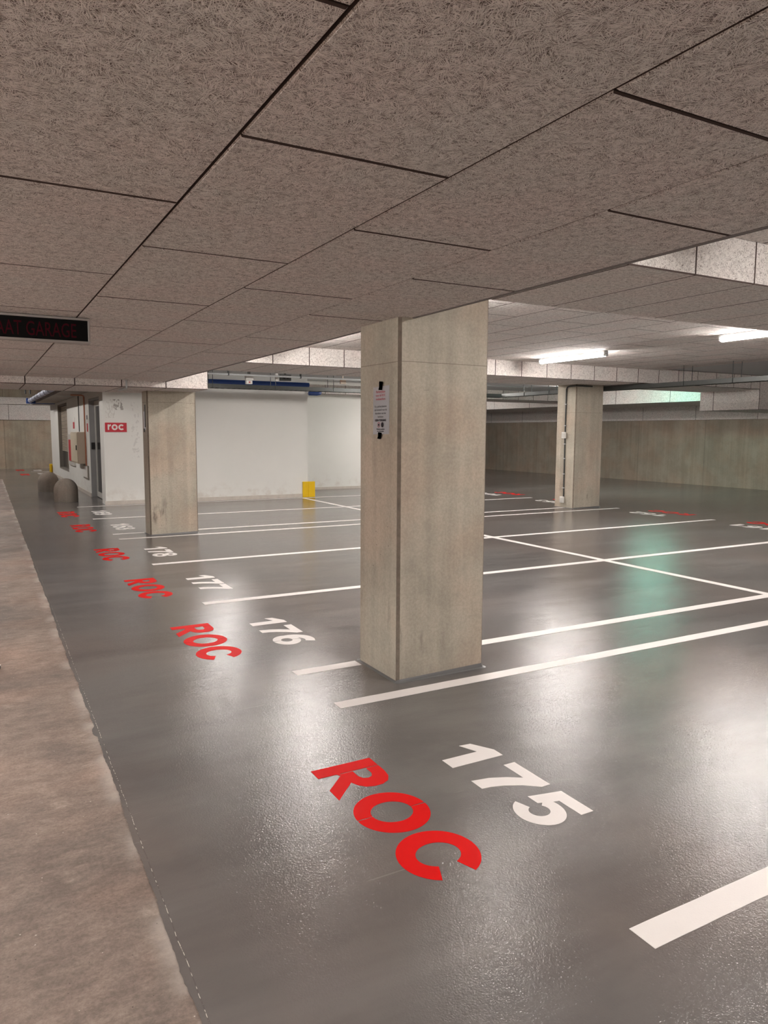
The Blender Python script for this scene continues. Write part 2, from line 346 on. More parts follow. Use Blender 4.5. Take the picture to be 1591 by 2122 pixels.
# floors
box('floor', 'rough', -14, 19.9, -6, 34.6, -0.20, 0.0); struct(bpy.data.objects['floor'])
bm = bmesh.new()
edge = []
y = -6.0
while y < 27.0:
    x = 0.443+0.0085*y+0.004*math.sin(y*1.9)+0.003*math.sin(y*7.7+1)+0.002*math.sin(y*23+2)+random.uniform(-0.0016, 0.0016)
    if 3.98 < y < 4.12: x -= 0.022*math.sin((y-3.98)/0.14*math.pi)**0.6
    edge.append((x, y)); y += 0.018
edge += [(0.66, 27.2), (-13.9, 27.4), (-13.9, 34.4), (19.79, 34.4), (19.79, -6)]
vs = [bm.verts.new((a, b, 0.0025)) for a, b in edge]; fc = bm.faces.new(vs)
bmesh.ops.triangulate(bm, faces=[fc])
ex = bmesh.ops.extrude_face_region(bm, geom=bm.faces[:]); bmesh.ops.translate(bm, verts=[g for g in ex['geom'] if isinstance(g, bmesh.types.BMVert)], vec=(0, 0, -0.0024))
struct(obj('floor', bm, 'coat'))
# low ceiling over the aisle: boards with staggered joints (lengths along Y)
bm = bmesh.new()
clad(bm, (XL, -6, ZL+0.025), (0, 1, 0), (1, 0, 0), (0, 0, -1), B2[0]+6, XE-XL, 1.2, 0.6, offa=0.03+0.6, gap=0.008, ga=0.008, c=0.004, dk='ends', k0=1)
struct(obj('ceiling', bm, ['wool', 'gap']))
box('ceiling', 'gap', XL, XE-0.004, -6, B2[0], ZL+0.026, ZH+0.1); struct(bpy.data.objects['ceiling.001'])
bm = bmesh.new(); bx(bm, XE-0.002, XE+0.012, -6, B2[0]-0.002, ZL-0.004, ZL+0.045); bx(bm, XL-0.012, XL+0.002, -6, B2[0]-0.002, ZL-0.004, ZL+0.045)
M['edgetrim'] = plain('brown_grey_edge_strip', (0.15, 0.13, 0.12), 0.7)
struct(obj('trim_1', bm, 'edgetrim'))
# fascia of the low ceiling towards the bays
bm = bmesh.new()
for a, b in ((-6, B1[0]), (B1[1], B2[0])):
    clad(bm, (XE, a, ZL+0.05), (0, 1, 0), (0, 0, 1), (1, 0, 0), b-a, ZH-ZL-0.05, 0.6, 0.9, t=0.02, stag=0)
clad(bm, (XL, -6, ZL+0.05), (0, 1, 0), (0, 0, 1), (-1, 0, 0), B2[0]+6, ZH-ZL-0.05, 0.6, 0.9, t=0.02, stag=0)
struct(obj('ceiling', bm, ['wool', 'gap']))
# bay ceilings (boards) to the right, and to the left of the aisle
XB = 12.40
bm = bmesh.new()
for a, b in ((-6, B1[0]), (B1[1], B2[0])):
    clad(bm, (XE, a, ZH+0.025), (0, 1, 0), (1, 0, 0), (0, 0, -1), b-a, XB-XE, 1.2, 0.6, offa=0.4, c=0.004)
clad(bm, (-14, -6, ZH+0.025), (0, 1, 0), (1, 0, 0), (0, 0, -1), 18, 14+XL, 1.2, 0.6, c=0.004)
struct(obj('ceiling', bm, ['wool', 'gap']))
bm = bmesh.new(); bx(bm, XB, XW, -6, B2[0], ZH+0.03, ZH+0.05); bx(bm, XE, XW, B2[1], B3[0], ZH, ZH+0.05); bx(bm, XE, XW, B3[1], 34.6, ZH, ZH+0.05)
struct(obj('ceiling', bm, 'greyslab'))
bm = bmesh.new(); bx(bm, -14, 20, -6.1, 34.7, 3.40, 3.6); bx(bm, -14, XE, 12, B2[0], ZH+0.1, 3.4)
bx(bm, XE, XW+0.1, -6, 34.6, ZH+0.052, ZH+0.2); bx(bm, -14, XL, -6, 12, ZH+0.026, ZH+0.2)
struct(obj('ceiling', bm, 'slab'))
# beams: soffit boards and face boards
def beam(x0, x1, y0, y1, z, zt, off=0.0):
    zt += 0.028
    bm = bmesh.new()
    bx(bm, x0+0.022, x1-0.022, y0+0.022, y1-0.022, z+0.022, zt-0.005, mi=1)
    n = x1-x0
    clad(bm, (x0, y0, z+0.025), (0, 1, 0), (1, 0, 0), (0, 0, -1), y1-y0, n, 5.0, 0.6, offb=off, stag=0, c=0.004)
    clad(bm, (x0, y0+0.025, z+0.002), (1, 0, 0), (0, 0, 1), (0, -1, 0), n, zt-z-0.002, 0.6, 2.0, offa=off, stag=0, c=0.004)
    clad(bm, (x0, y1-0.025, z+0.002), (1, 0, 0), (0, 0, 1), (0, 1, 0), n, zt-z-0.002, 0.6, 2.0, offa=off, stag=0, c=0.004)
    for xx, nx in ((x0+0.025, -1), (x1-0.025, 1)):
        clad(bm, (xx, y0, z+0.002), (0, 1, 0), (0, 0, 1), (nx, 0, 0), y1-y0, zt-z-0.002, 1.2, 2.0, stag=0, c=0.004)
    o = obj('ceiling', bm, ['wool', 'gap']); return struct(o)
beam(XE, XW, B1[0], B1[1], ZS, ZH, off=0.06)
beam(2.98, 15.7, B2[0], B2[1], ZS, ZH, off=0.2)
beam(XL, 2.98, B2[0], B2[1], 2.205, ZH, off=0.0)
beam(15.7, XW, B2[0], B2[1], 2.157, ZH, off=0.0)
beam(XE, XW, B3[0], B3[1], ZS, ZH, off=0.1)
# low strip of ceiling beside the right wall behind the second beam
bm = bmesh.new(); bx(bm, 17.02, XW, B2[1], 34.5, 2.495, ZH, mi=1)
clad(bm, (17.025, B2[1], 2.472), (0, 1, 0), (0, 0, 1), (-1, 0, 0), 22.2, 0.42, 2.0, 2.0, stag=0, c=0.004)
clad(bm, (17.0, B2[1], 2.495), (0, 1, 0), (1, 0, 0), (0, 0, -1), 22.2, XW-17.0, 1.2, 0.6, c=0.004)
struct(obj('ceiling', bm, ['wool', 'gap']))
# walls
bm = bmesh.new(); bx(bm, XW, XW+0.3, -6, 34.6, -0.1, 3.4); struct(obj('wall_right', bm, 'wall'))
bm = bmesh.new(); clad(bm, (XW, -6, 2.03), (0, 1, 0), (0, 0, 1), (-1, 0, 0), 40.5, 0.87, 2.1, 0.9, offa=1.5, stag=0, t=0.05, c=0.003)
struct(obj('trim_2', bm, ['wool', 'gap']))
bm = bmesh.new(); bx(bm, -14, XW, 34.5, 34.8, -0.1, 3.4); struct(obj('wall_back', bm, 'wallfar'))
bm = bmesh.new(); clad(bm, (-14, 34.5, 2.035), (1, 0, 0), (0, 0, 1), (0, -1, 0), 20, 0.635, 1.8, 0.7, offa=1.0, stag=0, t=0.06, c=0.004)
clad(bm, (-14, 34.5, 2.675), (1, 0, 0), (0, 0, 1), (0, -1, 0), 20, 0.31, 3.6, 0.7, offa=1.0, stag=0, t=0.06, c=0.004)
struct(obj('trim_3', bm, ['wool', 'gap']))
bm = bmesh.new(); bx(bm, -14.3, -14, -6, 34.6, -0.1, 3.4); struct(obj('wall_left', bm, 'wall'))
bm = bmesh.new(); bx(bm, -14, XW, -6.3, -6, -0.1, 3.4); struct(obj('wall_front', bm, 'wallfar'))
# office block
struct(box('wall_office_front', 'officefront', 2.38, 7.10, 16.75, 16.95, 0, ZH))
bm = bmesh.new(); X0, X1 = 2.38, 2.60; TOP = 2.52
D0, D1, W0, W1 = 17.28, 19.05, 23.9, 26.75
bx(bm, X0, X1, 16.95, D0, 0, TOP); bx(bm, X0, X1, D1, W0, 0, TOP); bx(bm, X0, X1, W1, 29.5, 0, TOP)
bx(bm, X0, X1, D0, D1, 2.36, TOP); bx(bm, X0, X1, W0, W1, 2.44, TOP); bx(bm, X0, X1, W0, W1, 0, 0.36)
struct(obj('wall_office_side', bm, 'whitewall'))
struct(box('wall_office_rear', 'whitewall', 7.10, 11.2, 18.8, 19.0, 0, ZH)); struct(box('wall_office_end', 'whitewall', 6.95, 7.10, 16.95, 18.95, 0, ZH))
struct(box('wall_office_back', 'whitewall', 2.60, 7.10, 29.3, 29.5, 0, ZH))
struct(box('baseboard_front', 'skirt', 2.36, 7.10, 16.735, 16.75, 0, 0.09)); struct(box('baseboard_side', 'skirt', 2.365, 2.38, 19.05, 29.5, 0, 0.09))
struct(box('baseboard_rear', 'skirt', 7.12, 11.2, 18.785, 18.8, 0, 0.07))
struct(box('trim_4', 'slab', 1.78, 2.8, 13.2, 29.6, TOP, 2.62))
# door
d = bpy.data.objects.new('door_1', None); COL.objects.link(d); d.location = (2.6, 18.1, 0); struct(d)
def local(o, p):
    o.parent = p; o.matrix_parent_inverse = Matrix.Translation(p.location).inverted(); return o
def sub(o, part):
    o.parent = part; o.matrix_parent_inverse = Matrix.Identity(4); return o
bm = bmesh.new(); bx(bm, 2.385, 2.56, D1-0.03, D1, 0, 2.36); bx(bm, 2.385, 2.56, D0, D0+0.03, 0, 2.36); bx(bm, 2.385, 2.56, D0+0.03, D1-0.03, 2.32, 2.36)
local(obj('door_frame', bm, 'doorgrey'), d)
bm = bmesh.new(); A0, A1 = D0+0.035, D1-0.035
bx(bm, 2.50, 2.545, A0, A0+0.10, 0.02, 2.31); bx(bm, 2.50, 2.545, A1-0.16, A1, 0.02, 2.31); bx(bm, 2.50, 2.545, A0+0.10, A1-0.16, 2.18, 2.31); bx(bm, 2.50, 2.545, A0+0.10, A1-0.16, 0.02, 0.14)
leaf = local(obj('door_leaf', bm, 'frame'), d)
sub(box('pane', 'glass', 2.515, 2.53, A0+0.10, A1-0.16, 0.14, 2.18), leaf)
bm = bmesh.new(); bx(bm, 2.43, 2.50, A0+0.04, A0+0.07, 1.02, 1.05); bx(bm, 2.42, 2.44, A0+0.02, A0+0.09, 0.98, 1.28, 0.004); sub(obj('door_handle', bm, 'black'), leaf)
cr = tag(box('card_reader', 'black', 2.41, 2.49, D1-0.058, D1-0.03, 1.16, 1.32, bevel=0.004), 'small square black card reader on the grey jamb of the office door', 'card reader')
# window
wn = bpy.data.objects.new('window_1', None); COL.objects.link(wn); wn.location = (2.6, 25.3, 0.36); struct(wn)
bm = bmesh.new(); bx(bm, 2.385, 2.66, W1-0.03, W1, 0.36, 2.44); bx(bm, 2.385, 2.66, W0, W0+0.03, 0.36, 2.44); bx(bm, 2.385, 2.66, W0+0.03, W1-0.03, 0.36, 0.40); bx(bm, 2.385, 2.66, W0+0.03, W1-0.03, 2.40, 2.44)
local(obj('window_frame', bm, 'window_reveal'), wn)
local(box('pane', 'glass', 2.50, 2.51, W0+0.03, W1-0.03, 0.40, 2.40), wn)
bm = bmesh.new(); z = 0.95
while z < 2.38: bx(bm, 2.478, 2.495, W0+0.06, W1-0.06, z, z+0.022); z += 0.04
local(obj('blind', bm, 'beige'), wn)

# ------------------------------------------------------------ columns
def column(x0, x1, y0, y1, top, label, ch=0.018):
    t = thing('concrete_column', label, 'column', ((x0+x1)/2, (y0+y1)/2, 0), group='square concrete columns')
    a, b = (x1-x0)/2, (y1-y0)/2
    bm = bmesh.new()
    cs = [(-a+ch, -b), (a-ch, -b), (a, -b+ch), (a, b-ch), (a-ch, b), (-a+ch, b), (-a, b-ch), (-a, -b+ch)]
    nz = 14; rings = []
    for i in range(nz+1):
        z = top*i/nz; rings.append([bm.verts.new((px, py, z)) for px, py in cs])
    for A, B in zip(rings, rings[1:]):
        for k in range(8):
            q = bm.faces.new((A[k], A[(k+1) % 8], B[(k+1) % 8], B[k])); q.material_index = 1 if k % 2 else 0
    bm.faces.new(rings[0]); bm.faces.new(rings[-1])
    obj('shaft', bm, ['column', 'chamfer'], t)
    bm = bmesh.new(); e = 0.022   # cove of floor coat turned up at the foot
    def ring(o_, z): return [bm.verts.new((px+math.copysign(o_, px), py+math.copysign(o_, py), z)) for px, py in cs]
    hs = [0.020+0.014*math.sin(k*1.7) for k in range(8)]
    R = [ring(e, 0.003), ring(e*0.35, 0.008), ring(0.002, 0.0)]
    for k, v in enumerate(R[2]): v.co.z = hs[k]
    for A, B in zip(R, R[1:]):
        for k in range(8): bm.faces.new((A[k], A[(k+1) % 8], B[(k+1) % 8], B[k]))
    obj('floor_cove', bm, 'coatcove', t)
    return t
c1 = column(2.285, 2.965, 3.955, 4.49, ZS-0.001, 'large square concrete column in the foreground with a white notice taped to its side')
c2 = column(2.262, 3.0, 11.50, 11.88, 2.204, 'square concrete column at the left in front of the white office wall')
c3 = column(11.02, 11.80, 11.66, 12.24, ZS-0.001, 'concrete column at the right carrying a thin conduit and two white sockets')

# ------------------------------------------------------------ floor glyphs
def ell(cx, cy, rx, ry, a): return (cx+rx*math.cos(math.radians(a)), cy+ry*math.sin(math.radians(a)))
def ring(cx, cy, ro, ri, a0=0, a1=360, n=40):
    return ('ring', [(ell(cx, cy, ro[0], ro[1], a0+(a1-a0)*i/n), ell(cx, cy, ri[0], ri[1], a0+(a1-a0)*i/n)) for i in range(n+1)])
def poly(*p): return ('poly', list(p))
def cutring(cx, cy, ro, ri, g=2.2): return [ring(cx, cy, ro, ri, -90+g, 90-g), ring(cx, cy, ro, ri, 90+g, 270-g)]
G = {
 'R': (1.02, [poly((0, 0), (.275, 0), (.275, .30), (.34, .33), (.275, .36), (.275, 1.0), (0, 1.0)),
              poly((.295, 1.0), (.50, 1.0), (.66, .975), (.79, .90), (.855, .78), (.86, .64), (.82, .52), (.72, .43), (.60, .385), (1.0, 0), (.68, 0), (.33, .345), (.295, .345), (.295, .56), (.47, .56), (.56, .60), (.59, .675), (.56, .75), (.47, .79), (.295, .79))]),
 'O': (1.12, cutring(.54, .5, (.535, .52), (.27, .295), 1.3)),
 'C': (1.0, [ring(.52, .5, (.53, .52), (.25, .29), 24, 332)]),
 '1': (.94, [poly((.33, 0), (.64, 0), (.64, 1), (.40, 1), (.02, .78), (0, .56), (.33, .70))]),
 '7': (.97, [poly((.20, 0), (.48, 0), (.50, .16), (.56, .36), (.68, .60), (.86, .83), (.86, 1), (0, 1), (0, .78), (.50, .78), (.36, .56), (.25, .30))]),
 '5': (.97, [poly((.02, .45), (.13, 1), (.79, 1), (.79, .77), (.34, .77), (.31, .62), (.24, .45)), ring(.42, .33, (.40, .355), (.15, .155), -158, 128)]),
 '6': (.97, cutring(.43, .33, (.42, .35), (.16, .145), 2.5)+[ring(.55, .48, (.54, .54), (.27, .30), 62, 186)]),
 '9': (.97, cutring(.43, .67, (.42, .35), (.16, .145), 2.5)+[ring(.31, .52, (.54, .54), (.27, .30), -118, 6)]),
 '8': (.97, cutring(.43, .285, (.43, .305), (.16, .12), 3)+cutring(.43, .75, (.38, .265), (.14, .10), 3)),
 '2': (.92, [ring(.41, .70, (.40, .32), (.14, .11), -38, 172), poly((0, 0), (.82, 0), (.82, .22), (.36, .22), (.73, .50), (.50, .62), (0, .20))]),
 '3': (.92, [ring(.38, .30, (.42, .32), (.15, .11), -165, 88), ring(.38, .74, (.38, .27), (.13, .09), -88, 165)]),
 '4': (.95, [poly((.48, 0), (.75, 0), (.75, 1), (.48, 1)), poly((0, .20), (.88, .20), (.88, .41), (0, .41)), poly((0, .41), (.26, .41), (.60, 1), (.38, 1))]),
 '0': (.97, cutring(.43, .5, (.42, .52), (.16, .28), 2.5)),
 'r': (.62, [poly((0, 0), (.26, 0), (.26, 1), (0, 1)), ring(.56, .52, (.44, .50), (.20, .22), 88, 165)]),
 'o': (1.12, [ring(.53, .5, (.53, .53), (.25, .25))]),
 'c': (1.0, [ring(.53, .5, (.53, .53), (.25, .25), 42, 318)]),
}
def glyph_mesh(text, h, tracking=None, thick=0.0012):
    """lettering in the local plane: X along the reading direction, Y up the letters"""
    bm = bmesh.new(); x = 0.0
    for i, ch in enumerate(text):
        wd, pcs = G[ch]
        for j, (kind, p) in enumerate(pcs):
            zo = 0.00006*j
            if kind == 'poly':
                a = [bm.verts.new(((x+q[0])*h, q[1]*h, zo)) for q in p]; fs = [bm.faces.new(a)]
            else:
                o_ = [bm.verts.new(((x+q[0][0])*h, q[0][1]*h, zo)) for q in p]; n_ = [bm.verts.new(((x+q[1][0])*h, q[1][1]*h, zo)) for q in p]
                fs = [bm.faces.new((o_[k], o_[k+1], n_[k+1], n_[k])) for k in range(len(p)-1)]
            e = bmesh.ops.extrude_face_region(bm, geom=fs); bmesh.ops.translate(bm, verts=[g for g in e['geom'] if isinstance(g, bmesh.types.BMVert)], vec=(0, 0, thick))
        x += wd+(0.0 if tracking is None else tracking)
    return bm
ZP = 0.0026
def floor_text(name, text, mat, h, x, y, rz, label, cat, group, trk):
    o = obj(name, glyph_mesh(text, h, trk, 0.0010), mat, None, (x, y, ZP)); o.rotation_euler = (0, 0, rz); return tag(o, label, cat, group)
def lane_line(x0, x1, y0, y1, label, dz=0.0):
    """painted bar with slightly wavering edges"""
    bm = bmesh.new(); L = max(x1-x0, y1-y0); n = max(4, int(L/0.08)); al = (x1-x0) > (y1-y0); up = []; dn = []
    for i in range(n+1):
        t_ = i/n; e1, e2 = random.uniform(-.0011, .0011), random.uniform(-.0011, .0011)
        if al: up.append((x0+(x1-x0)*t_, y1+e1)); dn.append((x0+(x1-x0)*t_, y0+e2))
        else: up.append((x0+e1, y0+(y1-y0)*t_)); dn.append((x1+e2, y0+(y1-y0)*t_))
    for zz in (ZP+dz, ZP+0.0010+dz):
        a = [bm.verts.new((p[0], p[1], zz)) for p in up]; b = [bm.verts.new((p[0], p[1], zz)) for p in dn]
        for k in range(n): bm.faces.new((a[k], a[k+1], b[k+1], b[k]))
    return tag(obj('parking_line', bm, 'linewhite'), label, 'parking line', 'white parking bay lines')
LW = 0.105
XA, XM, XC = 1.775, 6.88, 12.02
ys = [(1.505, 'white bay line nearest the camera, cut by the right edge of the photo'),
      (3.775, 'white bay line running just in front of the foreground column'),
      (4.435, 'white bay line running just behind the foreground column'),
      (6.690, 'white bay line between the numbers 176 and 177'),
      (8.985, 'white bay line between the numbers 177 and 178'),
      (11.335, 'white bay line just in front of the left column'),
      (11.925, 'white bay line just behind the front face of the left column'),
      (14.175, 'white bay line between the two farthest left bay numbers'),
      (16.575, 'thin white bay line along the foot of the white office wall')]
for yy, lb in ys:
    for seg in ((XA, XC),):
        if yy in (4.435, 11.925): segs = ((XA, 2.25), (3.01, 11.0) if yy > 5 else (2.98, XC)) + (((11.82, XC),) if yy > 5 else ())
        else: segs = (seg,)
        if len(segs) == 1: lane_line(seg[0], seg[1], yy-LW/2, yy+LW/2, lb)
        else:
            t = thing('parking_line', lb, 'parking line', (XA, yy, 0), group='white parking bay lines')
            for s0, s1 in segs:
                o = lane_line(s0, s1, yy-LW/2, yy+LW/2, lb); o.name = 'line_segment'
                for k in ('label', 'category', 'group'): del o[k]
                local(o, t)
lane_line(XM-LW/2, XM+LW/2, 1.56, 16.5, 'long white line running away through the bay field, crossing the bay lines', dz=0.0004)
lane_line(1.78, 6.88, 31.62, 31.72, 'short white line far away on the left beyond the bollards')
HP = math.pi/2
for txt, y0, lb in (('175', 2.975, 'white number 175 painted nearest the camera'), ('176', 5.90, 'white number 176 painted left of the foreground column'),
                    ('177', 8.05, 'white number 177 painted beyond number 176'), ('178', 10.35, 'white number 178 painted in front of the left column'),
                    ('168', 13.26, 'white number 168 painted left of the left column'), ('169', 15.66, 'farthest white number on the left, 169, near the office corner')):
    floor_text('bay_number', txt, 'linewhite', 0.300, 1.92, y0, -HP, lb, 'painted number', 'white bay numbers', 0.0)
for y0, lb in ((3.07, 'large red ROC lettering nearest the camera beside number 175'), (5.98, 'red ROC lettering beside number 176, touched by a lamp reflection'),
               (8.15, 'red ROC lettering beside number 177'), (10.50, 'red ROC lettering beside number 178'),
               (13.42, 'red ROC lettering beside number 168'), (15.72, 'farthest red ROC lettering of the left row, beside number 169')):
    floor_text('roc_lettering', 'ROC', 'linered', 0.312, 1.307, y0, -HP, lb, 'painted lettering', 'red ROC lettering on the floor', 0.05)
for txt, y0, lb in (('161', 7.55, 'upside-down white bay number at the right edge of the photo'), ('162', 9.83, 'upside-down white bay number right of the conduit column'),
                    ('163', 12.75, 'white bay number partly hidden by the conduit column'), ('164', 15.05, 'white bay number seen beside the right edge of the foreground column')):
    floor_text('bay_number', txt, 'linewhite', 0.300, 11.85, y0, HP, lb, 'painted number', 'white bay numbers', 0.0)
for y0, lb in ((7.45, 'red ROC lettering cut off at the right edge of the photo'), (9.70, 'upside-down red ROC lettering right of the conduit column'),
               (12.62, 'red ROC lettering mostly hidden behind the conduit column'), (14.93, 'distant red ROC lettering between the two right-hand columns')):
    floor_text('roc_lettering', 'ROC', 'linered', 0.312, 12.46, y0, HP, lb, 'painted lettering', 'red ROC lettering on the floor', 0.05)
floor_text('roc_lettering', 'ROC', 'linered', 0.312, 1.31, 33.6, -HP, 'faint red ROC lettering far away at the left, closest to the back wall', 'painted lettering', 'red ROC lettering on the floor', 0.05)
floor_text('roc_lettering', 'ROC', 'linered', 0.312, 1.31, 30.25, -HP, 'faint red ROC lettering far away at the left behind the bollards', 'painted lettering', 'red ROC lettering on the floor', 0.05)
floor_text('bay_number', '171', 'linewhite', 0.300, 1.93, 33.2, -HP, 'tiny white number far away at the left, closest to the back wall', 'painted number', 'white bay numbers', 0.0)
floor_text('bay_number', '170', 'linewhite', 0.300, 1.93, 30.7, -HP, 'tiny white number far away at the left, just above the farther bollard', 'painted number', 'white bay numbers', 0.0)

# ------------------------------------------------------------ lamps
def lamp(x, y, label, mat='lamp', z=ZH, L=1.5):
    t = thing('ceiling_lamp', label, 'lamp', (x, y, z), group='linear ceiling lamps')
    bm = bmesh.new(); bx(bm, -0.045, 0.045, -L/2, L/2, -0.045, -0.003, 0.008); obj('housing', bm, 'housing', t)
    bm = bmesh.new(); n = 12; pr = [(0.047*math.cos(math.pi*k/n), -0.045-0.050*math.sin(math.pi*k/n)) for k in range(n+1)]
    A = [bm.verts.new((px, -L/2+0.03, pz)) for px, pz in pr]; B = [bm.verts.new((px, L/2-0.03, pz)) for px, pz in pr]
    for k in range(n): bm.faces.new((A[k], A[k+1], B[k+1], B[k]))
    bm.faces.new(A); bm.faces.new(B); obj('diffuser', bm, mat, t)
    for s in (-1, 1):
        bm = bmesh.new(); y0, y1 = sorted((s*(L/2-0.03), s*L/2)); bx(bm, -0.046, 0.046, y0, y1, -0.09, -0.045, 0.008); obj('end_cap', bm, 'housing', t)
    return t
lamp(8.72, 9.37, 'lit tube lamp on the bay ceiling between foreground column and right-hand column', L=1.55)
lamp(8.66, 5.72, 'lit tube lamp on the bay ceiling cut by the right edge of the photo', L=1.6)
for x, y, z in ((3.98, 5.72, ZH), (4.0, 9.37, ZH), (4.0, 13.35, ZH), (8.75, 13.5, ZH), (14.45, 15.1, ZH),
             (4.0, 1.75, ZH), (8.7, 1.75, ZH), (4.0, -1.9, ZH), (13.6, 4.9+0.9, ZH+0.03), (13.6, 1.75, ZH+0.03),
             (-5.4, 1.75, ZH), (-5.4, 6.5, ZH), (-5.4, -2.5, ZH), (-0.6, 16.0, 3.40), (-0.6, 21.5, 3.40), (-0.6, 26.5, 3.40), (-0.6, 31.0, 3.40), (5.0, 31.5, ZH), (8.75, 22.5, ZH), (10.6, 16.8, ZH), (14.3, 22.5, ZH)):  # left, far and rear lamps on this line are added, unseen, for brightness
    lamp(x, y, 'lit tube lamp on the ceiling, unseen, of a set partly inferred, partly added for brightness', z=z)
M['lampfill'] = emis('aisle_fill_diffuser', LAMP_COL, AISLE_FILL_E)  # unseen aisle lamps, added to lift the overall brightness
for y in (-4.0, 0.0, 4.0, 8.0): lamp(-2.0, y, 'unseen tube lamp added over the aisle as fill light', 'lampfill', z=ZL)
lamp(15.9, 13.75, 'teal-tinted lit tube lamp hidden behind the far beam at the right', 'lampteal')

# ------------------------------------------------------------ hanging sign
def text_mesh(s, size, ext=0.001, bold=0.0, sx=1.0, align='LEFT'):
    cu = bpy.data.curves.new('t', 'FONT'); cu.body = s; cu.size = size; cu.extrude = ext; cu.offset = bold; cu.align_x = align; cu.resolution_u = 3
    o = bpy.data.objects.new('t', cu); COL.objects.link(o); bpy.context.view_layer.update()
    me = bpy.data.meshes.new_from_object(o.evaluated_get(bpy.context.evaluated_depsgraph_get()))
    bpy.data.objects.remove(o); me.transform(Matrix.Diagonal((sx, 1, 1, 1))); return me
def text_obj(name, s, size, mat, loc, rot, parent=None, **k):
    me = text_mesh(s, size, **k); me.materials.clear(); me.materials.append(M[mat]); o = bpy.data.objects.new(name, me); COL.objects.link(o)
    o.rotation_euler = rot; o.location = loc
    if parent: local(o, parent)
    return o
sg = thing('hanging_sign', 'long black display sign in a grey frame under the low ceiling at the left', 'sign', (0.0, 5.0, 2.142))
SX0, SX1, SZ0, SZ1 = -0.62, 0.652, 2.142, 2.297
bm = bmesh.new(); bx(bm, SX0+0.012, SX1-0.012, 5.012, 5.06, SZ0+0.01, SZ1-0.01); dpn = local(obj('display_panel', bm, 'screen'), sg)
bm = bmesh.new()
bx(bm, SX0, SX1, 5.0, 5.065, SZ1-0.014, SZ1, 0.002); bx(bm, SX0, SX1, 5.0, 5.065, SZ0, SZ0+0.014, 0.002)
bx(bm, SX0, SX0+0.012, 5.0, 5.065, SZ0+0.014, SZ1-0.014, 0.002); bx(bm, SX1-0.012, SX1, 5.0, 5.065, SZ0+0.014, SZ1-0.014, 0.002)
local(obj('frame', bm, 'alu'), sg)
tm = text_obj('lettering', 'VERLAAT GARAGE', 0.122, 'signred', (0.575, 5.0113, 2.176), (math.pi/2, 0, 0), None, align='RIGHT', sx=0.60); sub(tm, dpn)

# ------------------------------------------------------------ notice on the column
nt = thing('paper_notice', 'white printed notice taped with black tape to the side of the foreground column', 'notice', (2.283, 4.18, 1.58))
def side_quad(bm, y0, y1, z0, z1, x, th=0.0008): bx(bm, x-th, x, y0, y1, z0, z1)
bm = bmesh.new()
NY0, NY1, NZ0, NZ1 = 4.072, 4.288, 1.585, 1.890
n = 10; pr = []
for i in range(n+1):
    t_ = i/n; pr.append((2.2835-0.003*math.sin(t_*math.pi)-0.001, NY1+(NY0-NY1)*t_))
for za, zb in ((NZ0, NZ1),):
    A = [bm.verts.new((p[0], p[1], za+0.004*(i/n))) for i, p in enumerate(pr)]; B = [bm.verts.new((p[0], p[1], zb+0.006*(i/n))) for i, p in enumerate(pr)]
    for k in range(n): bm.faces.new((A[k], A[k+1], B[k+1], B[k]))
bmesh.ops.solidify(bm, geom=bm.faces[:], thickness=0.0004)
sheet = local(obj('sheet', bm, 'paper'), nt)
RT = (math.pi/2, 0, -math.pi/2)
def nline(s, z, size, mat, bold=0.0): sub(text_obj('print_line', s, size, mat, (2.2782, 4.18, z), RT, None, align='CENTER', ext=0.0003, bold=bold, sx=1.08), sheet)
nline('Parkeerplaats', 1.852, 0.021, 'inkred'); nline('voor de ROC', 1.829, 0.021, 'inkred'); nline('medewerkers', 1.806, 0.021, 'inkred')
nline('U.a. parkeerplaatsen', 1.760, 0.018, 'ink'); nline('zijn bestemd voor de', 1.738, 0.018, 'ink'); nline('bezoekers van het', 1.716, 0.018, 'ink'); nline('bedrijven', 1.694, 0.018, 'ink')
nline('GEEN TOEGANG', 1.671, 0.018, 'inkblack', 0.0006); nline('Verboden te parkeren', 1.617, 0.011, 'inkblack', 0.0003); nline('voor onbevoegden', 1.604, 0.011, 'inkblack', 0.0003)
for yy, mt, rr in ((4.203, 'inkred', (0.021, 0.0165)), (4.203, 'inkblack', (0.010, 0.0)), (4.155, 'inkblack', (0.021, 0.0))):
    bm = bmesh.new(); k = 24
    o_ = [bm.verts.new((2.2781, yy+rr[0]*0.8*math.cos(2*math.pi*i/k), 1.648+rr[0]*0.8*math.sin(2*math.pi*i/k))) for i in range(k)]
    if rr[1]:
        n_ = [bm.verts.new((2.2781, yy+rr[1]*0.8*math.cos(2*math.pi*i/k), 1.648+rr[1]*0.8*math.sin(2*math.pi*i/k))) for i in range(k)]
        for i in range(k): bm.faces.new((o_[i], o_[(i+1) % k], n_[(i+1) % k], n_[i]))
    else: bm.faces.new(o_)
    sub(obj('pictogram', bm, mt), sheet)
for yc, z0, z1, sk in ((4.182, 1.868, 1.922, -0.010), (4.196, 1.556, 1.598, -0.012)):
    bm = bmesh.new(); n = 5
    A = [bm.verts.new((2.2775, yc-0.024+0.004*math.sin(i*3)+sk*i/n, z0+(z1-z0)*i/n)) for i in range(n+1)]
    B = [bm.verts.new((2.2775, yc+0.024+0.003*math.sin(i*5+1)+sk*i/n, z0+(z1-z0)*i/n+0.003)) for i in range(n+1)]
    for i in range(n): bm.faces.new((A[i], A[i+1], B[i+1], B[i]))
    bmesh.ops.solidify(bm, geom=bm.faces[:], thickness=0.0006)
    local(obj('black_tape', bm, 'black'), nt)

